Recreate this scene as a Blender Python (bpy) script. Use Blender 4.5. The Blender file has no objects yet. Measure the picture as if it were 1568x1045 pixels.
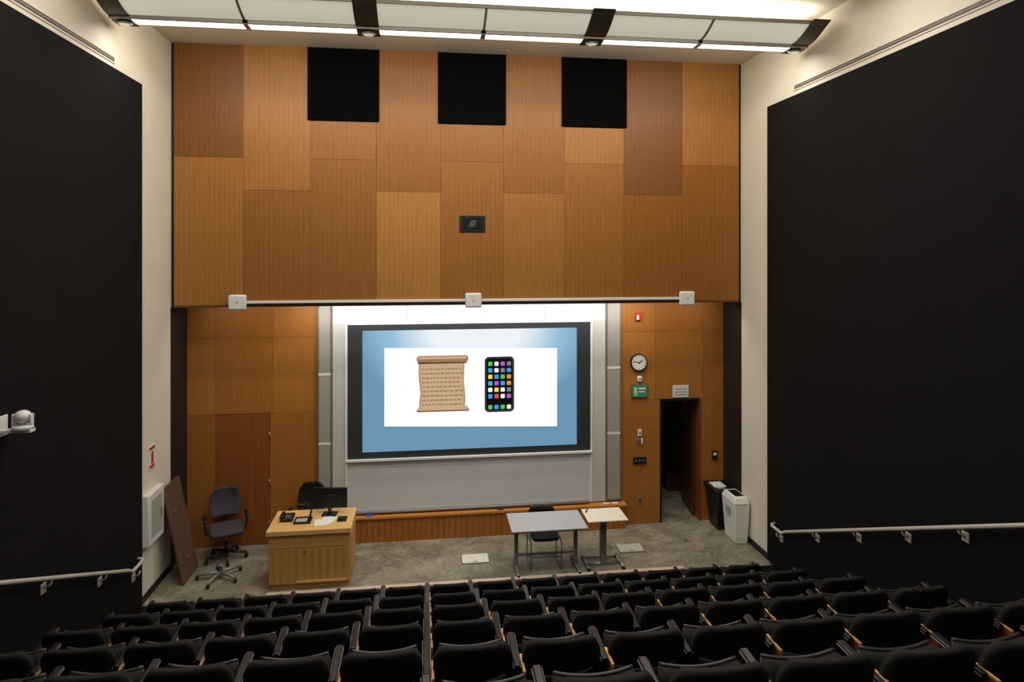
import bpy, bmesh, math, random
from mathutils import Vector, Matrix
random.seed(7)
sc = bpy.context.scene
sc.view_settings.view_transform = 'Standard'
sc.view_settings.look = 'None'

# ------------------------------------------------------------------ materials
def srgb(r, g, b):
    f = lambda c: (c/255/12.92) if c/255 <= .04045 else ((c/255+.055)/1.055)**2.4
    return (f(r), f(g), f(b), 1)
MATS = {}
def mat(name, col, rough=.6, metal=0, noise=.0, nscale=8, emit=None, estr=0, bump=0, bscale=200, spec=.5):
    if name in MATS: return MATS[name]
    m = bpy.data.materials.new(name); m.use_nodes = True
    nt = m.node_tree; b = nt.nodes['Principled BSDF']
    b.inputs['Roughness'].default_value = rough
    b.inputs['Metallic'].default_value = metal
    b.inputs['Specular IOR Level'].default_value = spec
    c = srgb(*col)
    b.inputs['Base Color'].default_value = c
    tc = nt.nodes.new('ShaderNodeTexCoord')
    if noise:
        n = nt.nodes.new('ShaderNodeTexNoise'); n.inputs['Scale'].default_value = nscale
        n.inputs['Detail'].default_value = 5
        nt.links.new(tc.outputs['Object'], n.inputs['Vector'])
        r = nt.nodes.new('ShaderNodeValToRGB')
        r.color_ramp.elements[0].position = .3; r.color_ramp.elements[1].position = .7
        r.color_ramp.elements[0].color = tuple(x*(1-noise) for x in c[:3])+(1,)
        r.color_ramp.elements[1].color = tuple(min(1, x*(1+noise)) for x in c[:3])+(1,)
        nt.links.new(n.outputs['Fac'], r.inputs['Fac'])
        nt.links.new(r.outputs['Color'], b.inputs['Base Color'])
    if bump:
        n2 = nt.nodes.new('ShaderNodeTexNoise'); n2.inputs['Scale'].default_value = bscale
        nt.links.new(tc.outputs['Object'], n2.inputs['Vector'])
        bp = nt.nodes.new('ShaderNodeBump'); bp.inputs['Strength'].default_value = bump
        bp.inputs['Distance'].default_value = .01
        nt.links.new(n2.outputs['Fac'], bp.inputs['Height'])
        nt.links.new(bp.outputs['Normal'], b.inputs['Normal'])
    if emit:
        b.inputs['Emission Color'].default_value = srgb(*emit)
        b.inputs['Emission Strength'].default_value = estr
    MATS[name] = m
    return m

def wood(name, col, stripe=.08, period=.075, rough=.42, grain=.16):
    if name in MATS: return MATS[name]
    m = bpy.data.materials.new(name); m.use_nodes = True
    nt = m.node_tree; N = nt.nodes; L = nt.links; b = N['Principled BSDF']
    b.inputs['Roughness'].default_value = rough
    b.inputs['Specular IOR Level'].default_value = .3
    tc = N.new('ShaderNodeTexCoord')
    mp = N.new('ShaderNodeMapping'); mp.inputs['Scale'].default_value = (26, 26, 1.1)
    L.new(tc.outputs['Object'], mp.inputs['Vector'])
    n = N.new('ShaderNodeTexNoise'); n.inputs['Scale'].default_value = 1.6; n.inputs['Detail'].default_value = 6
    L.new(mp.outputs['Vector'], n.inputs['Vector'])
    c = srgb(*col)
    r = N.new('ShaderNodeValToRGB')
    r.color_ramp.elements[0].position = .28; r.color_ramp.elements[1].position = .72
    r.color_ramp.elements[0].color = tuple(x*(1-grain) for x in c[:3])+(1,)
    r.color_ramp.elements[1].color = tuple(min(1, x*(1+grain)) for x in c[:3])+(1,)
    L.new(n.outputs['Fac'], r.inputs['Fac'])
    sx = N.new('ShaderNodeSeparateXYZ'); L.new(tc.outputs['Object'], sx.inputs[0])
    mu = N.new('ShaderNodeMath'); mu.operation = 'MULTIPLY'; mu.inputs[1].default_value = 2*math.pi/period
    L.new(sx.outputs['X'], mu.inputs[0])
    si = N.new('ShaderNodeMath'); si.operation = 'SINE'; L.new(mu.outputs[0], si.inputs[0])
    ma = N.new('ShaderNodeMath'); ma.operation = 'MULTIPLY_ADD'
    ma.inputs[1].default_value = stripe; ma.inputs[2].default_value = 1.0
    L.new(si.outputs[0], ma.inputs[0])
    vm = N.new('ShaderNodeVectorMath'); vm.operation = 'SCALE'
    L.new(r.outputs['Color'], vm.inputs[0]); L.new(ma.outputs[0], vm.inputs['Scale'])
    L.new(vm.outputs[0], b.inputs['Base Color'])
    MATS[name] = m
    return m

# ------------------------------------------------------------------ mesh builder
class B:
    def __init__(s, name):
        s.name = name; s.bm = bmesh.new(); s.mats = []
    def mi(s, m):
        if m not in s.mats: s.mats.append(m)
        return s.mats.index(m)
    def face(s, vs, m, smooth=False):
        try:
            f = s.bm.faces.new(vs)
        except ValueError:
            return
        f.material_index = s.mi(m); f.smooth = smooth
        return f
    def poly(s, pts, m):
        return s.face([s.bm.verts.new(p) for p in pts], m)
    def box(s, x0, x1, y0, y1, z0, z1, m, bev=0, M=None, seg=2):
        x0, x1 = min(x0, x1), max(x0, x1); y0, y1 = min(y0, y1), max(y0, y1); z0, z1 = min(z0, z1), max(z0, z1)
        return s.hexa([(x0,y0,z0),(x1,y0,z0),(x1,y1,z0),(x0,y1,z0),(x0,y0,z1),(x1,y0,z1),(x1,y1,z1),(x0,y1,z1)], m, bev, M, seg)
    def hexa(s, p, m, bev=0, M=None, seg=2):
        v = [s.bm.verts.new(M @ Vector(q) if M else Vector(q)) for q in p]
        fs = []
        for idx in ((0,3,2,1),(4,5,6,7),(0,1,5,4),(1,2,6,5),(2,3,7,6),(3,0,4,7)):
            fs.append(s.face([v[i] for i in idx], m))
        if bev:
            es = set(e for f in fs for e in f.edges)
            r = bmesh.ops.bevel(s.bm, geom=list(es), offset=bev, segments=seg, affect='EDGES', profile=.5)
            for f in r['faces']:
                f.material_index = s.mi(m)
                f.smooth = True
    def cyl(s, p0, p1, r, m, n=16, r2=None, caps=True):
        p0 = Vector(p0); p1 = Vector(p1); r2 = r if r2 is None else r2
        d = (p1-p0).normalized()
        a = d.orthogonal().normalized(); b = d.cross(a)
        c0 = [s.bm.verts.new(p0+(a*math.cos(t)+b*math.sin(t))*r) for t in [2*math.pi*i/n for i in range(n)]]
        c1 = [s.bm.verts.new(p1+(a*math.cos(t)+b*math.sin(t))*r2) for t in [2*math.pi*i/n for i in range(n)]]
        for i in range(n):
            s.face([c0[i], c0[(i+1)%n], c1[(i+1)%n], c1[i]], m, True)
        if caps:
            s.face(c0[::-1], m); s.face(c1, m)
    def tube(s, pts, r, m, n=8):
        pts = [Vector(p) for p in pts]; rings = []
        up = None
        for i, p in enumerate(pts):
            if i == 0: d = pts[1]-p
            elif i == len(pts)-1: d = p-pts[i-1]
            else: d = (pts[i+1]-p).normalized()+(p-pts[i-1]).normalized()
            d.normalize()
            if up is None: a = d.orthogonal().normalized()
            else: a = (up-d*up.dot(d)).normalized()
            up = a; b = d.cross(a)
            rings.append([s.bm.verts.new(p+(a*math.cos(t)+b*math.sin(t))*r) for t in [2*math.pi*k/n for k in range(n)]])
        for i in range(len(rings)-1):
            for k in range(n):
                s.face([rings[i][k], rings[i][(k+1)%n], rings[i+1][(k+1)%n], rings[i+1][k]], m, True)
        s.face(rings[0][::-1], m); s.face(rings[-1], m)
    def shell(s, fn, nu, nv, off, m, M=None):
        off = Vector(off)
        T = (lambda q: M @ Vector(q)) if M else (lambda q: Vector(q))
        A = [[s.bm.verts.new(T(Vector(fn(-1+2*i/nu, j/nv)))) for i in range(nu+1)] for j in range(nv+1)]
        C = [[s.bm.verts.new(T(Vector(fn(-1+2*i/nu, j/nv))+off)) for i in range(nu+1)] for j in range(nv+1)]
        for j in range(nv):
            for i in range(nu):
                s.face([A[j][i], A[j][i+1], A[j+1][i+1], A[j+1][i]], m, True)
                s.face([C[j][i], C[j+1][i], C[j+1][i+1], C[j][i+1]], m, True)
        for i in range(nu):
            s.face([A[nv][i], A[nv][i+1], C[nv][i+1], C[nv][i]], m, True)
            s.face([A[0][i], C[0][i], C[0][i+1], A[0][i+1]], m, True)
        for j in range(nv):
            s.face([A[j][0], A[j+1][0], C[j+1][0], C[j][0]], m, True)
            s.face([A[j][nu], C[j][nu], C[j+1][nu], A[j+1][nu]], m, True)
    def sphere(s, c, r, m, sx=1, sy=1, sz=1, n=16):
        mtx = Matrix.Translation(Vector(c)) @ Matrix.Diagonal((sx, sy, sz, 1))
        ret = bmesh.ops.create_uvsphere(s.bm, u_segments=n, v_segments=n//2, radius=r, matrix=mtx)
        k = s.mi(m)
        for v in ret['verts']:
            for f in v.link_faces: f.material_index = k; f.smooth = True
    def extrude_x(s, prof, x0, x1, m, smooth=False):
        a = [s.bm.verts.new((x0, y, z)) for y, z in prof]; b = [s.bm.verts.new((x1, y, z)) for y, z in prof]
        n = len(prof)
        for i in range(n):
            s.face([a[i], a[(i+1)%n], b[(i+1)%n], b[i]], m, smooth)
        s.face(a[::-1], m); s.face(b, m)
    def done(s, loc=(0,0,0), rot=0, parent=None):
        bmesh.ops.recalc_face_normals(s.bm, faces=s.bm.faces[:])
        me = bpy.data.meshes.new(s.name); s.bm.to_mesh(me); s.bm.free()
        for m in s.mats: me.materials.append(m)
        o = bpy.data.objects.new(s.name, me); sc.collection.objects.link(o)
        o.location = loc; o.rotation_euler = (0, 0, rot)
        if parent: o.parent = parent
        return o

# ------------------------------------------------------------------ constants (metres)
XL, XR = -3.97, 5.42
YU, YL = 10.72, 11.42
ZO, ZC = 4.07, 8.21
H = 4.92

cream = mat('cream_paint', (222, 216, 200), .8, noise=.03, nscale=2)
ceilm = mat('ceiling_paint', (222, 214, 196), .85, noise=.02, nscale=2)
blackp = mat('black_acoustic_fabric', (20, 19, 21), .9, noise=.12, nscale=3, bump=.2, bscale=300, spec=.15)
blackw = mat('black_paint', (18, 17, 17), .6)
trimk = mat('black_trim', (14, 13, 13), .5)
white = mat('white_plastic', (225, 224, 220), .4)
whitep = mat('white_panel_paint', (212, 212, 208), .5, noise=.02)
steel = mat('brushed_steel', (165, 165, 165), .35, metal=.8)
greym = mat('grey_metal_paint', (130, 130, 128), .4, metal=.3)
blackpl = mat('black_plastic', (18, 18, 19), .4)
rubber = mat('black_rubber', (12, 12, 12), .7)

# ------------------------------------------------------------------ floor
def floor_mat():
    m = bpy.data.materials.new('sealed_concrete'); m.use_nodes = True
    nt = m.node_tree; N = nt.nodes; L = nt.links; b = N['Principled BSDF']
    tc = N.new('ShaderNodeTexCoord')
    n1 = N.new('ShaderNodeTexNoise'); n1.inputs['Scale'].default_value = 1.5; n1.inputs['Detail'].default_value = 9; n1.inputs['Distortion'].default_value = 1.2
    n2 = N.new('ShaderNodeTexNoise'); n2.inputs['Scale'].default_value = 14; n2.inputs['Detail'].default_value = 6
    L.new(tc.outputs['Object'], n1.inputs['Vector']); L.new(tc.outputs['Object'], n2.inputs['Vector'])
    r = N.new('ShaderNodeValToRGB')
    r.color_ramp.elements[0].position = .38; r.color_ramp.elements[1].position = .64
    r.color_ramp.elements[0].color = srgb(104, 100, 84); r.color_ramp.elements[1].color = srgb(162, 156, 136)
    mx = N.new('ShaderNodeMath'); mx.operation = 'MULTIPLY_ADD'; mx.inputs[1].default_value = .4
    L.new(n2.outputs['Fac'], mx.inputs[0])
    s2 = N.new('ShaderNodeMath'); s2.operation = 'MULTIPLY'; s2.inputs[1].default_value = .6
    L.new(n1.outputs['Fac'], s2.inputs[0]); L.new(s2.outputs[0], mx.inputs[2])
    L.new(mx.outputs[0], r.inputs['Fac']); L.new(r.outputs['Color'], b.inputs['Base Color'])
    rr = N.new('ShaderNodeMapRange'); rr.inputs['To Min'].default_value = .24; rr.inputs['To Max'].default_value = .45
    L.new(n1.outputs['Fac'], rr.inputs['Value']); L.new(rr.outputs[0], b.inputs['Roughness'])
    return m
fl = B('floor')
fm = floor_mat()
fl.box(XL-.2, XR+.2, 7.4, 13.6, -.12, 0, fm)
fl.done()
carpet = mat('dark_carpet', (20, 18, 18), .95, noise=.2, nscale=40, spec=.1)
ROWP, ROWR = 1.05, .4375
rowY = [8.2-ROWP*i for i in range(9)]
t = B('tiered_floor')
for i in range(1, 10):
    yf = 8.2-ROWP*i+.42
    t.box(XL, XR, yf-ROWP, yf, (0 if i < 2 else ROWR*(i-2)), ROWR*i, carpet)
    t.box(XL, XR, yf-.03, yf+.004, ROWR*i-.03, ROWR*i+.004, trimk)
t.box(XL, XR, 7.6, 9.62, -.01, .012, carpet)
t.done()
n = B('trim_stage_nosing')
n.box(-2.3, 3.95, 9.66, 9.74, 0, .03, mat('nosing_aluminium', (205, 190, 172), .5))
n.box(-2.3, 3.95, 9.625, 9.66, 0, .03, mat('nosing_red', (150, 60, 50), .6))
n.done()

# ------------------------------------------------------------------ shell
c = B('ceiling'); c.box(XL-.2, XR+.2, -2, 13.6, ZC, ZC+.15, ceilm); c.done()
def side(name, X, s):
    w = B(name)
    w.box(X, X+s*.2, -2, YU, 0, ZC, cream)
    w.box(X, X+s*.2, YU, 13.6, ZO, ZC, cream)
    w.box(X, X+s*.2, YU, 13.6, 0, ZO, blackw)
    return w.done()
side('wall_left', XL, -1); side('wall_right', XR, 1)
for nm, X, s, ye in (('wall_panel_left', XL, 1, 9.55), ('wall_panel_right', XR, -1, 9.74)):
    p = B(nm)
    edges = [-2, 1.5, 5.2, ye]
    for a, b_ in zip(edges[:-1], edges[1:]):
        p.box(X+s*.002, X+s*.07, a+.003, b_-.003, .05, 7.25, blackp, bev=.008)
    p.done()
    v = B('air_vent_slot')
    v.box(X+s*.001, X+s*.012, -1, ye-.65, 7.34, 7.43, cream)
    v.box(X+s*.011, X+s*.016, -1, ye-.69, 7.36, 7.41, mat('vent_grey', (84, 78, 70), .6))
    v.box(X+s*.014, X+s*.018, -1, ye-.69, 7.383, 7.387, cream)
    v.done()
    bb = B('baseboard_'+('left' if s > 0 else 'right'))
    bb.box(X+s*.001, X+s*.02, ye+.005, YL-.01, 0, .1, trimk, bev=.004)
    bb.done()

# upper front wall
uw = B('wall_front_upper')
uw.box(XL, XR, YU+.03, YL+.2, ZO, ZC, trimk)
WC = {k: wood('timber_'+k, v, stripe=.055, grain=.12) for k, v in {
    'a': (140, 91, 42), 'b': (154, 104, 50), 'c': (145, 95, 43), 'd': (121, 76, 33), 'e': (166, 115, 57), 'f': (139, 88, 37)}.items()}
cw = (XR-XL-.10)/9
cols = [
    [(ZO, 6.43, 'b'), (6.43, ZC, 'd')],
    [(ZO, 5.92, 'a'), (5.92, ZC, 'b')],
    [(ZO, 6.43, 'a'), (6.43, 7.04, 'c'), (7.04, ZC, 'd')],
    [(ZO, 5.92, 'e'), (5.92, ZC, 'a')],
    [(ZO, 6.43, 'c'), (6.43, 7.04, 'a'), (7.04, ZC, 'd')],
    [(ZO, 5.92, 'b'), (5.92, ZC, 'a')],
    [(ZO, 6.43, 'c'), (6.43, 7.04, 'b'), (7.04, ZC, 'd')],
    [(ZO, 5.92, 'f'), (5.92, ZC, 'd')],
    [(ZO, 6.43, 'f'), (6.43, ZC, 'b')]]
for i, cl in enumerate(cols):
    x0 = XL+.05+cw*i; x1 = x0+cw
    for (a, b_, k) in cl:
        uw.box(x0+.002, x1-.002, YU, YU+.04, a+(.002 if a > ZO else .035), b_-.002, WC[k])
uw.box(XL+.05, XR-.05, YU, YU+.05, ZO, ZO+.035, mat('timber_edge', (90, 55, 22), .5))
uw.done()
for i in (2, 4, 6):
    q = B('loudspeaker_grille')
    xc = XL+.05+cw*(i+.5)
    q.box(xc-.56, xc+.56, YU-.035, YU-.001, 7.05, ZC-.004, mat('speaker_cloth', (8, 8, 8), .95, spec=.05, bump=.2), bev=.004)
    q.done()
pp = B('projector_port')
pp.box(.52, .94, YU-.02, YU, 5.27, 5.54, blackpl, bev=.006)
pp.box(.57, .89, YU-.024, YU-.018, 5.31, 5.50, mat('port_glass', (18, 20, 22), .2))
for k in range(4):
    pp.hexa([(.66+.012*k, YU-.03, 5.36+.028*k),(.76+.012*k, YU-.03, 5.36+.028*k),(.76+.012*k, YU-.022, 5.36+.028*k),(.66+.012*k, YU-.022, 5.36+.028*k),
             (.67+.012*k, YU-.03, 5.372+.028*k),(.77+.012*k, YU-.03, 5.372+.028*k),(.77+.012*k, YU-.022, 5.372+.028*k),(.67+.012*k, YU-.022, 5.372+.028*k)], greym)
pp.done()
rl = B('white_conduit_rail')
rl.box(-2.95, 4.39, YU-.05, YU-.007, 4.125, 4.17, white, bev=.006)
rl.done()
for x in (-2.95, .74, 4.39):
    a = B('wireless_access_point')
    a.box(x-.135, x+.135, YU-.12, YU-.052, 4.03, 4.27, white, bev=.03, seg=4)
    a.box(x-.05, x+.05, YU-.055, YU-.002, 4.18, 4.25, white)
    a.box(x-.015, x+.015, YU-.124, YU-.119, 4.14, 4.16, mat('led_grey', (150, 165, 150), .4))
    a.done()

# lower front wall
lw = B('wall_front_lower')
D1 = (-3.52, -2.64, 2.22); D2 = (4.20, 4.98, 2.26)
lw.box(XL, D1[0], YL+.03, YL+.2, 0, ZO+.1, trimk)
lw.box(D1[0], D1[1], YL+.03, YL+.2, D1[2], ZO+.1, trimk)
lw.box(D1[1], D2[0], YL+.03, YL+.2, 0, ZO+.1, trimk)
lw.box(D2[0], D2[1], YL+.03, YL+.2, D2[2], ZO+.1, trimk)
lw.box(D2[1], XR, YL+.03, YL+.2, 0, ZO+.1, trimk)
WL = {k: wood('lower_timber_'+k, v, stripe=.02, grain=.10) for k, v in {'a': (158, 101, 43), 'b': (165, 108, 48), 'c': (151, 95, 40), 'd': (148, 91, 38)}.items()}
def pan(x0, x1, z0, z1, k):
    lw.box(x0+.002, x1-.002, YL, YL+.04, z0+.002, z1-.002, WL[k])
for (x0, x1, z0, z1, k) in [
    (XL, -3.52, 0, 2.22, 'c'), (XL, -3.52, 2.22, 3.49, 'b'), (XL, -3.52, 3.49, ZO+.05, 'a'),
    (-3.52, -2.60, 2.22, 3.49, 'a'), (-3.52, -2.60, 3.49, ZO+.05, 'c'),
    (-2.64, -1.92, 0, 2.22, 'a'), (-2.60, -1.92, 2.22, 3.49, 'b'), (-2.60, -1.92, 3.49, ZO+.05, 'a'),
    (-1.92, -1.87, 0, ZO+.05, 'a'), (-1.87, 3.47, 0, ZO+.05, 'a'),
    (3.47, 4.11, 2.26, 3.49, 'b'), (3.47, 4.11, 3.49, ZO+.05, 'a'), (3.47, 4.20, 0, 2.26, 'a'),
    (4.11, 5.02, 2.26, 3.49, 'a'), (4.11, 5.02, 3.49, ZO+.05, 'c'),
    (5.02, XR, 2.26, ZO+.05, 'c'), (4.98, XR, 0, 2.26, 'c')]:
    pan(x0, x1, z0, z1, k)
lw.done()
redwood = wood('door_veneer', (134, 75, 33), stripe=.01)
d = B('door_1')
d.box(D1[0]+.006, D1[1]-.006, YL+.005, YL+.05, .01, D1[2]-.006, redwood, bev=.003)
for z in (.35, 1.05, 1.85):
    d.cyl((D1[1]-.01, YL-.004, z-.05), (D1[1]-.01, YL-.004, z+.05), .009, steel)
d.cyl((D1[0]+.08, YL-.05, 1.0), (D1[0]+.08, YL+.01, 1.0), .014, steel)
d.tube([(D1[0]+.08, YL-.05, 1.0), (D1[0]+.19, YL-.05, 1.0)], .01, steel)
d.done()
dr = B('door_2')
fr = wood('door_frame_wood', (110, 62, 28), stripe=0)
dkwood = wood('door_leaf_dark', (74, 40, 20), stripe=0)
dr.box(D2[0], D2[0]+.03, YL-.012, YL+.2, 0, D2[2], trimk)
dr.box(D2[1]-.03, D2[1], YL-.012, YL+.2, 0, D2[2], fr)
dr.box(D2[0]+.03, D2[1]-.03, YL-.012, YL+.2, D2[2]-.035, D2[2], trimk)
M = Matrix.Translation((D2[1]-.05, YL+.22, 0)) @ Matrix.Rotation(math.radians(82), 4, 'Z')
dr.box(.0, .78, -.02, .02, .01, D2[2]-.04, dkwood, bev=.003, M=M)
dr.done()
cor = B('wall_corridor')
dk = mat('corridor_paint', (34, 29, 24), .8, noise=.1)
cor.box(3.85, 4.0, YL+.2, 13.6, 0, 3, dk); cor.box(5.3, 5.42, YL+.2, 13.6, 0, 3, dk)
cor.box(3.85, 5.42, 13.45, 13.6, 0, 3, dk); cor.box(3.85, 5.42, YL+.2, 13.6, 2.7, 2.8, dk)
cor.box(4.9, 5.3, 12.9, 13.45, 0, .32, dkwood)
cor.done()

# ------------------------------------------------------------------ whiteboard + speakers + screen
wb = B('sliding_whiteboard')
Y0 = YL-.03
wb.box(-1.61, 3.17, Y0, YL-.001, 3.72, 4.05, whitep)
for x in (-.35, .93, 2.05): wb.box(x-.003, x+.003, Y0-.002, Y0+.01, 3.72, 4.05, greym)
frp = mat('board_frame_paint', (196, 194, 188), .5, noise=.02)
wb.box(-1.61, -1.38, Y0, YL-.001, .46, 3.72, frp)
wb.box(2.91, 3.17, Y0, YL-.001, .46, 3.72, frp)
wb.box(-1.40, -1.36, Y0-.02, Y0+.02, .46, 3.72, white, bev=.004)
wb.box(2.89, 2.93, Y0-.02, Y0+.02, .46, 3.72, white, bev=.004)
wb.box(-1.36, 2.89, Y0, YL-.001, .47, 1.36, mat('whiteboard_surface', (206, 206, 206), .25, noise=.03, nscale=3))
wb.box(-1.38, 2.91, Y0-.06, Y0+.02, 1.35, 1.39, white, bev=.006)
wb.box(-1.38, 2.91, Y0-.02, Y0+.02, 3.69, 3.73, white, bev=.004)
wb.box(-1.30, 2.85, Y0-.07, Y0, .465, .50, steel, bev=.006)
wb.done()

scr = B('projection_screen')
scr.box(-1.36, 2.89, Y0-.015, Y0-.002, 1.391, 3.689, mat('screen_black_border', (40, 46, 46), .6))
def screen_mat():
    m = bpy.data.materials.new('projected_blue'); m.use_nodes = True
    nt = m.node_tree; N = nt.nodes; L = nt.links; b = N['Principled BSDF']
    tc = N.new('ShaderNodeTexCoord'); mp = N.new('ShaderNodeMapping')
    mp.inputs['Location'].default_value = (-.85/2.1, 0, -3.66/1.6)
    mp.inputs['Scale'].default_value = (1/2.1, 0, 1/1.6)
    L.new(tc.outputs['Object'], mp.inputs['Vector'])
    g = N.new('ShaderNodeTexGradient'); g.gradient_type = 'SPHERICAL'; L.new(mp.outputs['Vector'], g.inputs['Vector'])
    r = N.new('ShaderNodeValToRGB'); e = r.color_ramp.elements
    e[0].position = 0; e[0].color = srgb(106, 150, 182); e[1].position = .62; e[1].color = srgb(240, 246, 250)
    x = e.new(.30); x.color = srgb(150, 194, 220)
    L.new(g.outputs['Fac'], r.inputs['Fac'])
    b.inputs['Base Color'].default_value = (.02, .02, .02, 1)
    b.inputs['Roughness'].default_value = .9
    b.inputs['Specular IOR Level'].default_value = .1
    L.new(r.outputs['Color'], b.inputs['Emission Color']); b.inputs['Emission Strength'].default_value = .95
    return m
ys0 = Y0-.018
scr.box(-1.11, 2.64, ys0, Y0-.012, 1.505, 3.59, screen_mat())
em = lambda n_, c_, s_=.95: mat(n_, (5, 5, 5), .9, emit=c_, estr=s_, spec=.05)
pw = em('projected_white', (255, 255, 255), 1.1)
def flat(pts, y, m): scr.poly([(p[0], y, p[1]) for p in pts], m)
flat([(-.74, 1.94), (2.28, 1.84), (2.28, 3.235), (-.74, 3.29)], ys0-.003, pw)
tan = em('projected_parchment', (206, 172, 134)); tan2 = em('projected_parchment_roll', (158, 122, 88)); ink = em('projected_ink', (104, 66, 42))
dkb = em('projected_brown', (92, 62, 42)); tan3 = em('projected_parchment_shade', (190, 152, 114))
ys = ys0-.005
def rrect(x0, x1, z0, z1, r, y, m, n_=6):
    pts = []
    for cx, cz, a0 in ((x1-r, z1-r, 0), (x0+r, z1-r, 90), (x0+r, z0+r, 180), (x1-r, z0+r, 270)):
        for k in range(n_+1):
            a = math.radians(a0+90*k/n_); pts.append((cx+r*math.cos(a), cz+r*math.sin(a)))
    flat(pts, y, m)
flat([(-.155, 2.24), (-.13, 2.5), (-.16, 2.8), (-.15, 3.06), (.64, 3.04), (.625, 2.7), (.655, 2.4), (.64, 2.2)], ys, tan3)
flat([(-.12, 2.25), (-.10, 2.5), (-.125, 2.8), (-.115, 3.03), (.605, 3.02), (.59, 2.7), (.62, 2.4), (.60, 2.22)], ys-.001, tan)
rrect(-.19, .70, 3.02, 3.14, .05, ys-.002, tan2)
rrect(-.16, .67, 3.08, 3.125, .02, ys-.004, tan)
flat([(-.16, 3.03), (.67, 3.02), (.69, 3.0), (-.18, 3.0)], ys-.003, dkb)
rrect(-.19, .72, 2.165, 2.215, .022, ys-.002, tan2)
rrect(-.17, .70, 2.19, 2.26, .03, ys-.003, tan)
flat([(-.17, 2.19), (.7, 2.18), (.7, 2.172), (-.17, 2.18)], ys-.004, dkb)
for k in range(9):
    z = 2.90-k*.077; x = -.10
    while x < .56:
        w = random.uniform(.03, .08)
        nn = 8
        top = [(x+w*i/nn, z+.013*math.sin(i*2.2+k)) for i in range(nn+1)]
        for i in range(nn):
            a, b_ = top[i], top[i+1]
            scr.poly([(a[0], ys-.004, a[1]), (b_[0], ys-.004, b_[1]), (b_[0], ys-.004, b_[1]+.014), (a[0], ys-.004, a[1]+.014)], ink)
        x += w+.018
pk = em('projected_black', (10, 10, 12)); 
rrect(.99, 1.51, 2.13, 3.10, .075, ys, pk); rrect(1.005, 1.495, 2.145, 3.085, .066, ys-.001, em('projected_edge', (70, 72, 76)))
rrect(1.018, 1.482, 2.158, 3.072, .058, ys-.002, pk)
pal = [(90, 200, 90), (245, 245, 245), (190, 90, 200), (130, 130, 135), (70, 160, 235), (240, 150, 50), (235, 80, 80), (250, 220, 90), (60, 190, 200)]
grid = [0, 1, 2, 3, 4, 1, 3, 4, 7, 4, 0, 5, 8, 2, 4, 5, 1, 7, 1, 3, 4, 6, 1, 2]
for r_ in range(6):
    for c_ in range(4):
        col = pal[grid[r_*4+c_]]
        x = 1.05+c_*.11; z = 2.985-r_*.114
        rrect(x, x+.075, z-.075+.03, z+.03, .015, ys-.004, em('projected_icon_%d' % grid[r_*4+c_], col), 3)
for c_, k in enumerate((0, 4, 0, 1)):
    x = 1.05+c_*.11
    rrect(x, x+.075, 2.18, 2.255, .015, ys-.004, em('projected_icon_%d' % k, pal[k]), 3)
scr.done()

def perf():
    m = bpy.data.materials.new('perforated_metal'); m.use_nodes = True
    nt = m.node_tree; N = nt.nodes; L = nt.links; b = N['Principled BSDF']
    tc = N.new('ShaderNodeTexCoord'); v = N.new('ShaderNodeTexVoronoi'); v.inputs['Scale'].default_value = 45
    v.inputs['Randomness'].default_value = 0
    L.new(tc.outputs['Object'], v.inputs['Vector'])
    r = N.new('ShaderNodeValToRGB'); r.color_ramp.elements[0].position = .22; r.color_ramp.elements[1].position = .38
    r.color_ramp.elements[0].color = srgb(84, 79, 74); r.color_ramp.elements[1].color = srgb(160, 154, 147)
    L.new(v.outputs['Distance'], r.inputs['Fac']); L.new(r.outputs['Color'], b.inputs['Base Color'])
    b.inputs['Roughness'].default_value = .5
    return m
pf = perf()
for x0, x1 in ((-1.86, -1.62), (3.18, 3.46)):
    s_ = B('column_loudspeaker')
    s_.box(x0, x1, Y0-.015, YL-.001, .46, 4.05, mat('speaker_frame', (120, 108, 98), .5), bev=.004)
    for a, b_ in ((.50, 1.66), (1.70, 2.84), (2.88, 4.03)):
        s_.box(x0+.03, x1-.03, Y0-.022, Y0-.01, a, b_, pf)
    for z in (1.68, 2.86): s_.box(x0+.02, x1-.02, Y0-.026, Y0-.01, z-.02, z+.02, white)
    s_.done()
lg = B('trim_wood_ledge')
lwood = wood('ledge_timber', (160, 98, 42), stripe=.12, period=.1)
lg.box(-1.87, 3.50, YL-.16, YL-.001, 0, .40, lwood)
lg.box(-1.87, 3.52, YL-.19, YL-.001, .40, .44, wood('ledge_cap', (190, 124, 58), stripe=0), bev=.005)
lg.done()
er = B('marker_tray_items')
for x, cc in ((3.1, (235, 235, 230)), (3.25, (235, 235, 230)), (-1.05, (60, 90, 200)), (1.2, (40, 40, 40))):
    er.box(x, x+.12, YL-.15, YL-.11, .441, .465, mat('tray_item_%d' % cc[0], cc, .5), bev=.005)
er.done()

# ------------------------------------------------------------------ wall devices right
ck = B('wall_clock')
ck.cyl((3.79, YL-.05, 2.94), (3.79, YL, 2.94), .155, blackpl, 40)
ck.cyl((3.79, YL-.054, 2.94), (3.79, YL-.048, 2.94), .135, mat('clock_face', (232, 230, 220), .4), 40)
for k in range(12):
    a = math.radians(30*k)
    M = Matrix.Translation((3.79, YL-.056, 2.94)) @ Matrix.Rotation(a, 4, 'Y')
    ck.box(-.005, .005, -.001, .001, .10, .125, blackpl, M=M)
for a, l, w in ((55, .075, .006), (285, .11, .004)):
    M = Matrix.Translation((3.79, YL-.058, 2.94)) @ Matrix.Rotation(math.radians(a), 4, 'Y')
    ck.box(-w, w, -.001, .001, -.02, l, blackpl, M=M)
ck.done()
fa = B('fire_alarm')
fa.box(3.73, 3.83, YL-.05, YL, 3.70, 3.84, mat('alarm_red', (190, 35, 25), .4), bev=.008)
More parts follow.
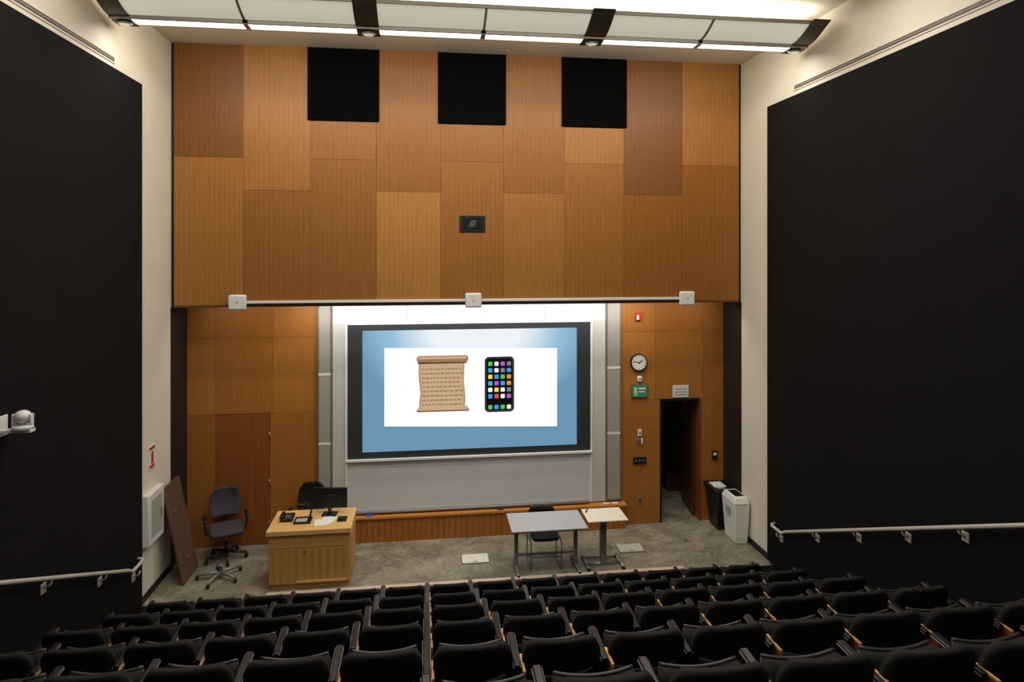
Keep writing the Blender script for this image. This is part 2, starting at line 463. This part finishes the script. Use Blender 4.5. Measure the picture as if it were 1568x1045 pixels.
fa.box(3.745, 3.79, YL-.056, YL-.048, 3.72, 3.80, white, bev=.004); fa.done()
sb = B('wall_sensor'); sb.box(3.77, 3.85, YL-.04, YL, 2.59, 2.69, white, bev=.01)
sb.cyl((3.81, YL-.046, 2.64), (3.81, YL-.038, 2.64), .018, greym); sb.done()
ex = B('green_evacuation_sign')
ex.box(3.66, 3.96, YL-.03, YL, 2.30, 2.53, mat('sign_frame_green', (60, 95, 70), .5), bev=.004)
ex.box(3.675, 3.945, YL-.034, YL-.028, 2.315, 2.515, mat('sign_green', (74, 140, 100), .5))
ex.box(3.70, 3.76, YL-.037, YL-.033, 2.34, 2.49, mat('sign_pale', (150, 215, 170), .5))
ex.box(3.79, 3.92, YL-.037, YL-.033, 2.45, 2.48, white); ex.box(3.79, 3.90, YL-.037, YL-.033, 2.40, 2.42, white); ex.done()
sw = B('light_switch'); 
sw.box(3.78, 3.85, YL-.02, YL, 1.60, 1.72, white, bev=.004); sw.box(3.80, 3.83, YL-.03, YL-.018, 1.64, 1.68, greym)
sw.box(3.76, 3.82, YL-.03, YL, 1.47, 1.55, steel, bev=.004); sw.box(3.84, 3.87, YL-.03, YL, 1.46, 1.56, white, bev=.004); sw.done()
tp = B('control_touch_panel'); tp.box(3.69, 3.93, YL-.03, YL, 1.10, 1.22, blackpl, bev=.005)
for k in range(3): tp.box(3.72+k*.07, 3.76+k*.07, YL-.034, YL-.028, 1.14, 1.18, mat('button_grey', (90, 95, 100), .4))
tp.done()
ou = B('wall_outlet'); ou.box(3.79, 3.85, YL-.012, YL, .37, .48, steel, bev=.003); ou.box(3.805, 3.835, YL-.016, YL-.01, .39, .46, blackpl); ou.done()
ds = B('door_sign'); ds.box(4.44, 4.74, YL-.02, YL, 2.28, 2.50, mat('sign_white', (205, 205, 200), .5), bev=.004)
for k in range(3): ds.box(4.48, 4.70, YL-.023, YL-.019, 2.33+.05*k, 2.34+.05*k, greym)
ds.done()
cr = B('card_reader'); cr.box(5.19, 5.29, YL-.03, YL, 1.12, 1.28, blackpl, bev=.005); cr.box(5.21, 5.27, YL-.034, YL-.028, 1.2, 1.25, white); cr.done()

# ------------------------------------------------------------------ left wall things
sg = B('fire_extinguisher_sign')
sg.box(XL+.001, XL+.012, 9.90, 10.12, 1.80, 2.14, white, bev=.002)
red = mat('sign_red', (200, 40, 35), .5)
sg.box(XL+.012, XL+.015, 9.92, 10.10, 2.08, 2.12, red); sg.box(XL+.012, XL+.015, 9.93, 10.09, 1.82, 1.86, red)
sg.box(XL+.012, XL+.016, 9.98, 10.05, 1.88, 2.03, red); sg.box(XL+.012, XL+.016, 10.0, 10.03, 2.03, 2.06, red)
sg.done()
wc = B('wall_cabinet')
wc.box(XL+.001, XL+.10, 9.68, 10.22, .78, 1.52, white, bev=.02)
wc.box(XL+.098, XL+.104, 9.76, 10.14, .88, 1.42, mat('cabinet_glass', (176, 178, 170), .3), bev=.003)
wc.box(XL+.102, XL+.116, 10.08, 10.10, 1.08, 1.22, steel)
wc.done()
bd = B('leaning_board')
bm_ = mat('brown_board', (92, 66, 54), .6, noise=.12, nscale=6)
def bp_(u, v, w):
    return (-3.60-.31*v+w, 10.15+.62*u+.06*v, .0+1.42*v)
bd.hexa([bp_(0,0,0), bp_(0,0,.03), bp_(1,0,.03), bp_(1,0,0), bp_(0,1,0), bp_(0,1,.03), bp_(1,1,.03), bp_(1,1,0)], bm_, bev=.004)
for u, v in ((.3, .72), (.7, .74), (.5, .2)):
    a = Vector(bp_(u, v, .03)); bd.box(a.x-.005, a.x+.02, a.y-.04, a.y+.04, a.z-.012, a.z+.012, steel)
bd.done()
pc = B('ptz_camera')
px, py, pz = XL+.07, 6.52, 3.37
pc.box(px, px+.02, py-.10, py+.10, pz-.14, pz+.05, white, bev=.008)
pc.box(px+.02, px+.29, py-.04, py+.04, pz-.10, pz-.07, white, bev=.006)
pc.cyl((px+.20, py, pz-.07), (px+.20, py, pz-.03), .09, white, 28, r2=.08)
pc.box(px+.115, px+.135, py-.025, py+.025, pz-.03, pz+.07, white, bev=.006); pc.box(px+.265, px+.285, py-.025, py+.025, pz-.03, pz+.07, white, bev=.006)
pc.sphere((px+.20, py, pz+.045), .07, white, 1, 1, .85, 24)
pc.cyl((px+.20, py+.04, pz+.04), (px+.225, py+.105, pz+.02), .038, blackpl, 24)
pc.cyl((px+.225, py+.105, pz+.02), (px+.227, py+.109, pz+.019), .026, mat('lens_glass', (30, 34, 50), .1), 24)
pc.done()

# ------------------------------------------------------------------ handrails
railm = mat('handrail_paint', (196, 190, 176), .4)
def rail(X, s, y_end, pts_y):
    r_ = B('handrail')
    zf = lambda y: 1.89+.44*(6.53-y)
    x = X+s*.16
    y1 = 9.02 if s > 0 else 9.15
    z1 = zf(y1)
    r_.tube([(x, -1, zf(-1)), (x, 4, zf(4)), (x, y1-.1, zf(y1-.1)), (x, y1, z1-.02), (x, y_end-.08, z1-.02), (x-s*.03, y_end-.02, z1-.02), (X+s*.07, y_end, z1-.02)], .024, railm, 12)
    for y in pts_y:
        z = zf(y)
        r_.tube([(x, y, z-.02), (x-s*.02, y, z-.07), (X+s*.075, y, z-.10)], .012, railm)
        r_.box(X+s*.07, X+s*.085, y-.045, y+.045, z-.15, z-.05, railm, bev=.004)
    r_.done()
rail(XL, 1, 9.40, (2.7, 3.8, 5.0, 6.1, 7.2, 8.35, 9.25))
rail(XR, -1, 9.50, (3.2, 4.1, 5.0, 5.88, 6.66, 7.5, 8.37, 9.3))

# ------------------------------------------------------------------ seats
fab = mat('black_upholstery', (25, 24, 24), .8, noise=.25, nscale=60, bump=.3, bscale=400, spec=.3)
shl = mat('seat_shell_plastic', (20, 20, 21), .4)
arm = mat('armrest_plastic', (26, 26, 28), .32)
rim = mat('seat_rim_grey', (58, 58, 60), .3)
mpl = wood('tablet_maple_edge', (222, 168, 106), stripe=0)
orm = wood('tablet_maple_face', (160, 88, 36), stripe=0)
def add_seat(b, cx):
    def pad(u, v):
        w = .248
        if v > .6: w *= 1-.22*((v-.6)/.4)**3
        if v < .1: w *= .96
        return (cx+w*u, -.045*(1-u*u)+.10*(1-v), .40+.34*v+.012*(1-u*u)*v)
    b.shell(pad, 12, 12, (0, .045, 0), fab)
    def low(u, v):
        return (cx+.25*u, -.065*(1-u*u)+.07+.05*(1-v), .30+.24*v-.03*(1-u*u))
    b.shell(low, 12, 3, (0, .02, 0), shl)
    def seatp(u, v):
        w = .232*(1-.10*(2*v-1)**4)
        return (cx+w*u, .15+.12*v+.02*u*u*v, .30+.29*v-.018*(1-u*u)*v)
    b.shell(seatp, 12, 8, (0, -.06, .012), fab)
    b.shell(lambda u, v: (seatp(u, v)[0]*1, seatp(u, v)[1]+.018, seatp(u, v)[2]-.004), 12, 6, (0, -.014, .004), shl)
    pts = [(seatp(-1+2*i/14, 1.0)[0], seatp(-1+2*i/14, 1.0)[1]+.012, seatp(-1+2*i/14, 1.0)[2]+.004) for i in range(15)]
    b.tube(pts, .010, rim, 6)
def add_arm(b, x, tablet):
    b.hexa([(x-.02, .02, 0), (x+.02, .02, 0), (x+.02, .22, 0), (x-.02, .22, 0), (x-.015, .06, .56), (x+.015, .06, .56), (x+.015, .28, .56), (x-.015, .28, .56)], shl, bev=.004)
    b.box(x-.05, x+.05, -.02, .28, 0, .015, shl)
    xa = x-.008
    b.hexa([(xa-.020, .0, .580), (xa+.020, .0, .580), (xa+.024, .34, .595), (xa-.024, .34, .595), (xa-.020, .0, .605), (xa+.020, .0, .605), (xa+.024, .34, .62), (xa-.024, .34, .62)], arm, bev=.008, seg=3)
    b.tube([(xa-.022, .0, .588), (xa-.026, .33, .604)], .004, greym, 6)
    b.tube([(xa+.022, .0, .588), (xa+.026, .33, .604)], .004, greym, 6)
    if tablet:
        b.hexa([(x+.022, -.04, .28), (x+.040, -.04, .28), (x+.040, .20, .30), (x+.022, .20, .30), (x+.022, -.05, .575), (x+.040, -.05, .575), (x+.040, .14, .585), (x+.022, .14, .585)], orm)
        b.box(x+.023, x+.039, -.045, .135, .580, .592, mpl)
        b.cyl((x+.0, .10, .55), (x+.026, .10, .55), .014, steel, 8)
NS = 14; PITCH = .56; K0 = -6
sb_ = B('auditorium_seat_row')
for k in range(NS):
    add_seat(sb_, (K0+k+.5)*PITCH)
for k in range(NS+1):
    add_arm(sb_, (K0+k)*PITCH, (k*7) % 5 != 3)
first = sb_.done(loc=(0, rowY[0], .013))
for i in range(1, 7):
    o = first.copy(); sc.collection.objects.link(o)
    o.location = (0, rowY[i], ROWR*i+.005)

# ------------------------------------------------------------------ podium desk
mapl = wood('maple_veneer', (202, 152, 86), stripe=.0, grain=.08)
maps = wood('maple_slats', (194, 144, 78), stripe=.10, period=.11, grain=.08)
mapt = wood('maple_top', (222, 180, 116), stripe=0, grain=.06)
pd = B('lectern_desk')
pd.box(-2.27, -1.17, 9.86, 10.56, .0, .07, mapl)
pd.box(-2.30, -1.14, 9.84, 10.56, .07, .80, mapl, bev=.004)
pd.box(-2.29, -1.15, 9.825, 9.85, .09, .60, maps, bev=.003)
pd.box(-2.29, -1.15, 9.825, 9.85, .61, .79, mapl, bev=.003)
pd.box(-1.80, -1.78, 9.82, 9.83, .54, .56, blackpl)
pd.box(-2.33, -1.12, 9.80, 10.59, .80, .875, mapt, bev=.008)
pd.box(-1.145, -1.13, 9.92, 10.50, .12, .72, mapl, bev=.003)
pd.box(-1.9, -1.2, 9.815, 9.83, .10, .13, mapt)
pd.done()
mo = B('desktop_monitor')
Mx = Matrix.Translation((-1.50, 10.38, .881)) @ Matrix.Rotation(math.radians(-6), 4, 'Z')
mo.box(-.26, .26, -.02, .02, .09, .40, blackpl, bev=.008, M=Mx)
mo.box(-.10, .10, -.04, -.015, .14, .30, blackpl, bev=.01, M=Mx)
mo.box(-.025, .025, -.05, -.02, 0, .2, blackpl, M=Mx)
mo.box(-.11, .11, -.12, .05, -.004, .012, blackpl, bev=.004, M=Mx); mo.done()
dc = B('document_camera')
dc.box(-1.99, -1.74, 10.02, 10.24, .877, .905, blackpl, bev=.006)
dc.tube([(-1.78, 10.22, .9), (-1.76, 10.24, 1.0), (-1.80, 10.16, 1.13), (-1.86, 10.05, 1.17)], .014, blackpl)
dc.box(-1.93, -1.83, 9.99, 10.08, 1.13, 1.18, blackpl, bev=.01)
dc.box(-1.96, -1.80, 10.04, 10.16, .906, .91, mat('glass_pad', (200, 200, 205), .3)); dc.done()
kb = B('desk_telephone'); kb.box(-2.20, -2.02, 10.12, 10.36, .877, .93, blackpl, bev=.01)
kb.box(-2.21, -2.16, 10.12, 10.34, .93, .965, blackpl, bev=.012)
for i in range(3):
    for j in range(4): kb.box(-2.13+i*.03, -2.11+i*.03, 10.15+j*.03, 10.17+j*.03, .93, .935, greym)
kb.done()
ms = B('computer_mouse'); ms.sphere((-1.30, 10.12, .900), .05, blackpl, .6, 1, .42); ms.box(-1.36, -1.22, 10.04, 10.24, .877, .882, rubber); ms.done()
pa = B('paper_sheets')
for k, (x, y, a) in enumerate(((-1.58, 10.06, 8), (-1.50, 10.14, -20))):
    Mx = Matrix.Translation((x, y, .8765+.0012*k)) @ Matrix.Rotation(math.radians(a), 4, 'Z')
    pa.box(-.105, .105, -.12, .12, 0, .001, mat('paper', (235, 232, 225), .7), M=Mx)
pa.done()

# ------------------------------------------------------------------ office chair
def office_chair(loc, rot, name='office_chair', cloth=None, tall=1.0):
    cloth = cloth or fab
    b = B(name)
    for k in range(5):
        a = math.radians(72*k+18); d_ = Vector((math.cos(a), math.sin(a), 0))
        p0 = Vector((0, 0, .13)); p1 = d_*.31+Vector((0, 0, .085))
        b.cyl(p0, p1, .028, blackpl, 10, r2=.018)
        w = d_*.31; t_ = Vector((-d_.y, d_.x, 0))
        b.cyl(w+t_*.022+Vector((0,0,.03)), w+t_*.006+Vector((0,0,.03)), .03, rubber, 14)
        b.cyl(w-t_*.022+Vector((0,0,.03)), w-t_*.006+Vector((0,0,.03)), .03, rubber, 14)
        b.cyl(w+Vector((0,0,.03)), w+Vector((0,0,.09)), .012, blackpl, 8)
    b.cyl((0, 0, .1), (0, 0, .28), .032, blackpl); b.cyl((0, 0, .28), (0, 0, .42), .018, steel)
    b.box(-.12, .12, -.12, .14, .41, .445, blackpl, bev=.008)
    def st(u, v):
        return (.25*u*(1-.1*(2*v-1)**4), -.24+.48*v, .45-.02*v**4+.01*u*u)
    b.shell(st, 10, 10, (0, 0, .065), cloth)
    def bk(u, v):
        w = .235*(1-.42*max(0, (v-.5)/.5)**2.4)*(1-.22*max(0, (.35-v)/.35)**2)
        return (w*u, -.30-.05*v+.05*u*u-.03*math.sin(v*3.1), .60*1+.46*v*tall)
    b.shell(bk, 12, 14, (0, .05, 0), cloth)
    b.tube([(0, -.08, .43), (0, -.28, .44), (0, -.35, .52), (0, -.345, .78)], .022, blackpl)
    for s_ in (-1, 1):
        b.tube([(s_*.12, .0, .43), (s_*.29, .0, .44), (s_*.31, -.02, .55), (s_*.31, -.02, .66)], .016, blackpl)
        b.box(s_*.31-.03, s_*.31+.03, -.16, .12, .655, .69, blackpl, bev=.012, seg=3)
    return b.done(loc=loc, rot=rot)
office_chair((-3.22, 10.98, 0), math.radians(200), cloth=mat('slate_blue_cloth', (62, 56, 62), .85, noise=.15, nscale=60), tall=1.0)
office_chair((-1.98, 11.0, 0), math.radians(168), tall=1.0)
sbse = B('chair_star_base')
for k in range(5):
    a = math.radians(72*k+40); d_ = Vector((math.cos(a), math.sin(a), 0))
    sbse.cyl(Vector((0, 0, .10)), d_*.32+Vector((0, 0, .07)), .03, greym, 10, r2=.018)
    w = d_*.32
    sbse.cyl(w+Vector((-.018, 0, .03)), w+Vector((.018, 0, .03)), .03, rubber, 14)
    sbse.cyl(w+Vector((0, 0, .03)), w+Vector((0, 0, .08)), .01, greym, 8)
sbse.cyl((0, 0, .07), (0, 0, .16), .035, blackpl)
sbse.done(loc=(-3.12, 10.33, 0))

# ------------------------------------------------------------------ tables
tt = mat('grey_laminate', (182, 182, 186), .4, noise=.03)
tb = B('folding_table')
tb.box(1.25, 2.42, 9.65, 10.36, .715, .745, tt, bev=.006)
tb.box(1.246, 2.424, 9.646, 10.364, .722, .738, greym)
for x in (1.36, 2.30):
    tb.box(x-.03, x+.03, 9.98, 10.03, .06, .715, steel, bev=.006)
    tb.box(x-.02, x+.02, 9.99, 10.02, .3, .72, blackpl)
    tb.tube([(x, 9.70, .04), (x, 9.78, .06), (x, 10.22, .06), (x, 10.30, .04)], .024, greym)
    for y in (9.72, 10.28): tb.cyl((x-.014, y, .03), (x+.014, y, .03), .03, rubber, 14)
    tb.box(x-.02, x+.02, 9.80, 10.22, .68, .714, greym)
tb.box(1.36, 2.30, 9.99, 10.02, .22, .25, greym)
tb.done()
t2 = B('media_cart')
ct = mat('cream_laminate', (234, 228, 210), .4, noise=.02)
t2.box(2.43, 3.06, 9.68, 10.18, .80, .825, ct, bev=.008)
t2.box(2.69, 2.79, 9.95, 10.02, .04, .80, greym, bev=.008)
t2.box(2.64, 2.84, 9.85, 10.10, .77, .80, blackpl)
t2.tube([(2.47, 9.80, .03), (2.47, 10.22, .03), (3.02, 10.22, .03), (3.02, 9.80, .03)], .02, steel)
t2.tube([(2.47, 9.98, .035), (3.02, 9.98, .035)], .022, steel)
for x in (2.47, 3.02):
    for y in (9.80, 10.22): t2.sphere((x, y, .028), .028, rubber)
t2.done()
mk = B('marker_pen'); mk.cyl((2.47, 10.02, .836), (2.52, 10.12, .836), .010, blackpl); mk.done()

sc_ = B('stacking_chair')
cx, cy = 1.83, 10.16
for s_ in (-1, 1):
    x = cx+s_*.24
    sc_.tube([(x*1, cy+.24, .70), (x, cy+.20, .44), (x, cy+.24, .02), (x, cy-.22, .02), (x, cy-.20, .42), (x, cy+.20, .43)], .011, steel)
sc_.tube([(cx-.24, cy+.24, .02), (cx+.24, cy+.24, .02)], .010, steel)
sc_.tube([(cx-.24, cy-.22, .2), (cx+.24, cy-.22, .2)], .010, steel)
sc_.shell(lambda u, v: (cx+.22*u*(1-.2*(2*v-1)**4), cy-.22+.42*v, .44+.012*u*u-.012*math.sin(v*3.1)), 10, 8, (0, 0, .03), blackpl)
sc_.shell(lambda u, v: (cx+.235*u*(1-.3*v**3), cy+.24+.03*(1-u*u), .60+.22*v), 10, 8, (0, .02, 0), blackpl)
sc_.done()

for (x0, x1, y0, y1, cc) in ((.53, .98, 10.28, 10.60, (226, 222, 208)), (3.12, 3.56, 10.33, 10.63, (190, 186, 174))):
    f_ = B('floor_outlet_cover')
    m_ = mat('cover_%d' % cc[0], cc, .5, noise=.03)
    f_.box(x0, x1, y0, y1, .0, .014, greym, bev=.003)
    f_.box(x0+.015, x1-.015, y0+.015, y1-.015, .010, .02, m_, bev=.003)
    f_.box((x0+x1)/2-.04, (x0+x1)/2+.04, y0+.03, y0+.05, .018, .023, greym)
    f_.done()

# bins
tbn = B('trash_bin')
tbn.hexa([(5.10, 10.98, 0), (5.34, 10.98, 0), (5.34, 11.30, 0), (5.10, 11.30, 0), (5.02, 10.90, .72), (5.38, 10.90, .72), (5.38, 11.36, .72), (5.02, 11.36, .72)], blackpl, bev=.012)
tbn.box(5.00, 5.39, 10.88, 11.38, .70, .75, blackpl, bev=.012)
tbn.box(5.06, 5.28, 11.0, 11.26, .75, .765, mat('cup_white', (220, 220, 215), .5), bev=.004)
tbn.box(5.09, 5.20, 10.92, 11.05, .755, .80, mat('cup_white', (220, 220, 215), .5), bev=.004)
tbn.done()
rb = B('recycling_bin')
rb.hexa([(5.16, 10.40, 0), (5.37, 10.40, 0), (5.37, 10.82, 0), (5.16, 10.82, 0), (5.12, 10.36, .68), (5.39, 10.36, .68), (5.39, 10.86, .68), (5.12, 10.86, .68)], white, bev=.015)
rb.hexa([(5.11, 10.35, .68), (5.395, 10.35, .68), (5.395, 10.87, .68), (5.11, 10.87, .68), (5.15, 10.40, .79), (5.36, 10.40, .79), (5.36, 10.82, .79), (5.15, 10.82, .79)], white, bev=.015)
rb.box(5.18, 5.33, 10.46, 10.76, .788, .796, blackpl, bev=.003)
rb.box(5.105, 5.125, 10.54, 10.68, .46, .58, mat('label_grey', (150, 160, 170), .5)); rb.done()

# ------------------------------------------------------------------ ceiling luminaire
lf = B('linear_ceiling_luminaire')
diff = mat('luminaire_diffuser', (205, 202, 192), .6, emit=(255, 246, 226), estr=.42)
tubeL = mat('luminaire_lamp_strip', (255, 255, 255), .5, emit=(255, 250, 240), estr=4)
brz = mat('luminaire_bronze', (62, 56, 50), .4, metal=.4)
lmg = mat('luminaire_grey', (150, 144, 132), .4, metal=.3)
YN = 8.06
def zc(y):
    k = (y-YN)/(8.5-YN)
    return 7.98-.14*math.sin(min(1, max(0, k))*math.pi/2)
ysn = [YN+(8.5-YN)*i/10 for i in range(11)]
def prof(dz, th):
    return [(y, zc(y)+dz) for y in ysn]+[(y, zc(y)+dz+th) for y in reversed(ysn)]
blocks = [(-3.86, -3.62), (-.91, -.62), (2.07, 2.36), (5.04, 5.28)]
for (a, b_) in zip(blocks[:-1], blocks[1:]):
    lf.extrude_x(prof(0, .02), a[1], b_[0], diff, False)
    lf.box(a[1], b_[0], 8.52, 8.70, 7.80, 7.83, tubeL)
    mid = (a[1]+b_[0])/2
    lf.extrude_x(prof(-.012, .02), mid-.015, mid+.015, lmg)
    lf.box(mid-.03, mid+.03, 8.49, 8.74, 7.785, 7.84, lmg)
lf.box(-3.86, 5.28, 8.49, 8.525, 7.795, 7.86, lmg)
lf.box(-3.86, 5.28, 8.70, 8.745, 7.79, 7.88, lmg, bev=.005)
lf.box(-3.80, 5.22, YN-.02, YN+.005, 7.965, 8.01, lmg)
for a, b_ in blocks:
    p_ = [(YN-.10, 8.0)]+[(y, zc(y)-.02) for y in ysn[1:]]+[(8.6, 7.79), (8.78, 7.79), (8.78, 7.90), (8.5, 7.95), (YN+.1, 8.03)]
    lf.extrude_x(p_, a, b_, brz)
    xm = (a+b_)/2
    lf.cyl((xm, 8.64, 7.79), (xm, 8.64, 7.765), .085, lmg, 24)
    lf.cyl((xm, 8.64, 7.766), (xm, 8.64, 7.762), .065, mat('downlight_glass', (60, 60, 60), .2, emit=(255, 244, 225), estr=.5), 24)
for x in (-3.4, -.76, 2.21, 4.95):
    lf.cyl((x, 8.2, 7.95), (x, 8.2, ZC), .012, white, 10)
lf.done()

# ------------------------------------------------------------------ lights
def area(name, loc, rot, sx, sy, power, col=(1, .935, .83)):
    l = bpy.data.lights.new(name, 'AREA'); l.shape = 'RECTANGLE'; l.size = sx; l.size_y = sy
    l.energy = power; l.color = col
    o = bpy.data.objects.new(name, l); sc.collection.objects.link(o)
    o.location = loc; o.rotation_euler = rot
    return o
R = math.radians
area('luminaire_uplight', (.72, 8.3, 8.03), (R(180), 0, 0), 8.8, .3, 90)
area('luminaire_uplight_wall', (.72, 8.76, 7.93), (R(125), 0, 0), 8.8, .08, 48)
area('luminaire_downlight', (.72, 8.62, 7.77), (R(18), 0, 0), 8.8, .15, 120)
area('whiteboard_wash', (.80, 10.95, 4.05), (R(28), 0, 0), 6.0, .12, 56, (1, .97, .92))
area('side_wash', (4.4, 10.95, 4.05), (R(28), 0, 0), 1.6, .12, 7, (1, .9, .75))
area('side_wash.001', (-2.9, 10.95, 4.05), (R(28), 0, 0), 1.6, .12, 5, (1, .9, .75))
area('added_fill_front', (.72, 6.6, 8.15), (0, 0, 0), 8, .8, 210)  # added out-of-view fill over the front of the hall, not a modelled fixture
area('added_fill_mid', (.72, 3.2, 8.15), (0, 0, 0), 8, .8, 110)  # same kind of added fill, brightens the middle rows
area('added_fill_rear', (.72, 0, 8.15), (0, 0, 0), 8, .8, 60)  # weaker added fill above the camera, stands for no fixture
area('corridor_light', (4.6, 12.6, 2.65), (0, 0, 0), .5, .5, 1.2)

w = bpy.data.worlds.new('World'); sc.world = w; w.use_nodes = True
w.node_tree.nodes['Background'].inputs['Color'].default_value = (1, .94, .86, 1)
w.node_tree.nodes['Background'].inputs['Strength'].default_value = .25

# ------------------------------------------------------------------ camera
cd = bpy.data.cameras.new('camera'); co = bpy.data.objects.new('camera', cd); sc.collection.objects.link(co)
co.location = (0, 0, H); co.rotation_euler = (R(90), 0, -math.atan(129/996))
cd.sensor_width = 36; cd.lens = 36*996/1568; cd.shift_y = -134.5/1568
cd.clip_start = .05; cd.clip_end = 100
sc.camera = co
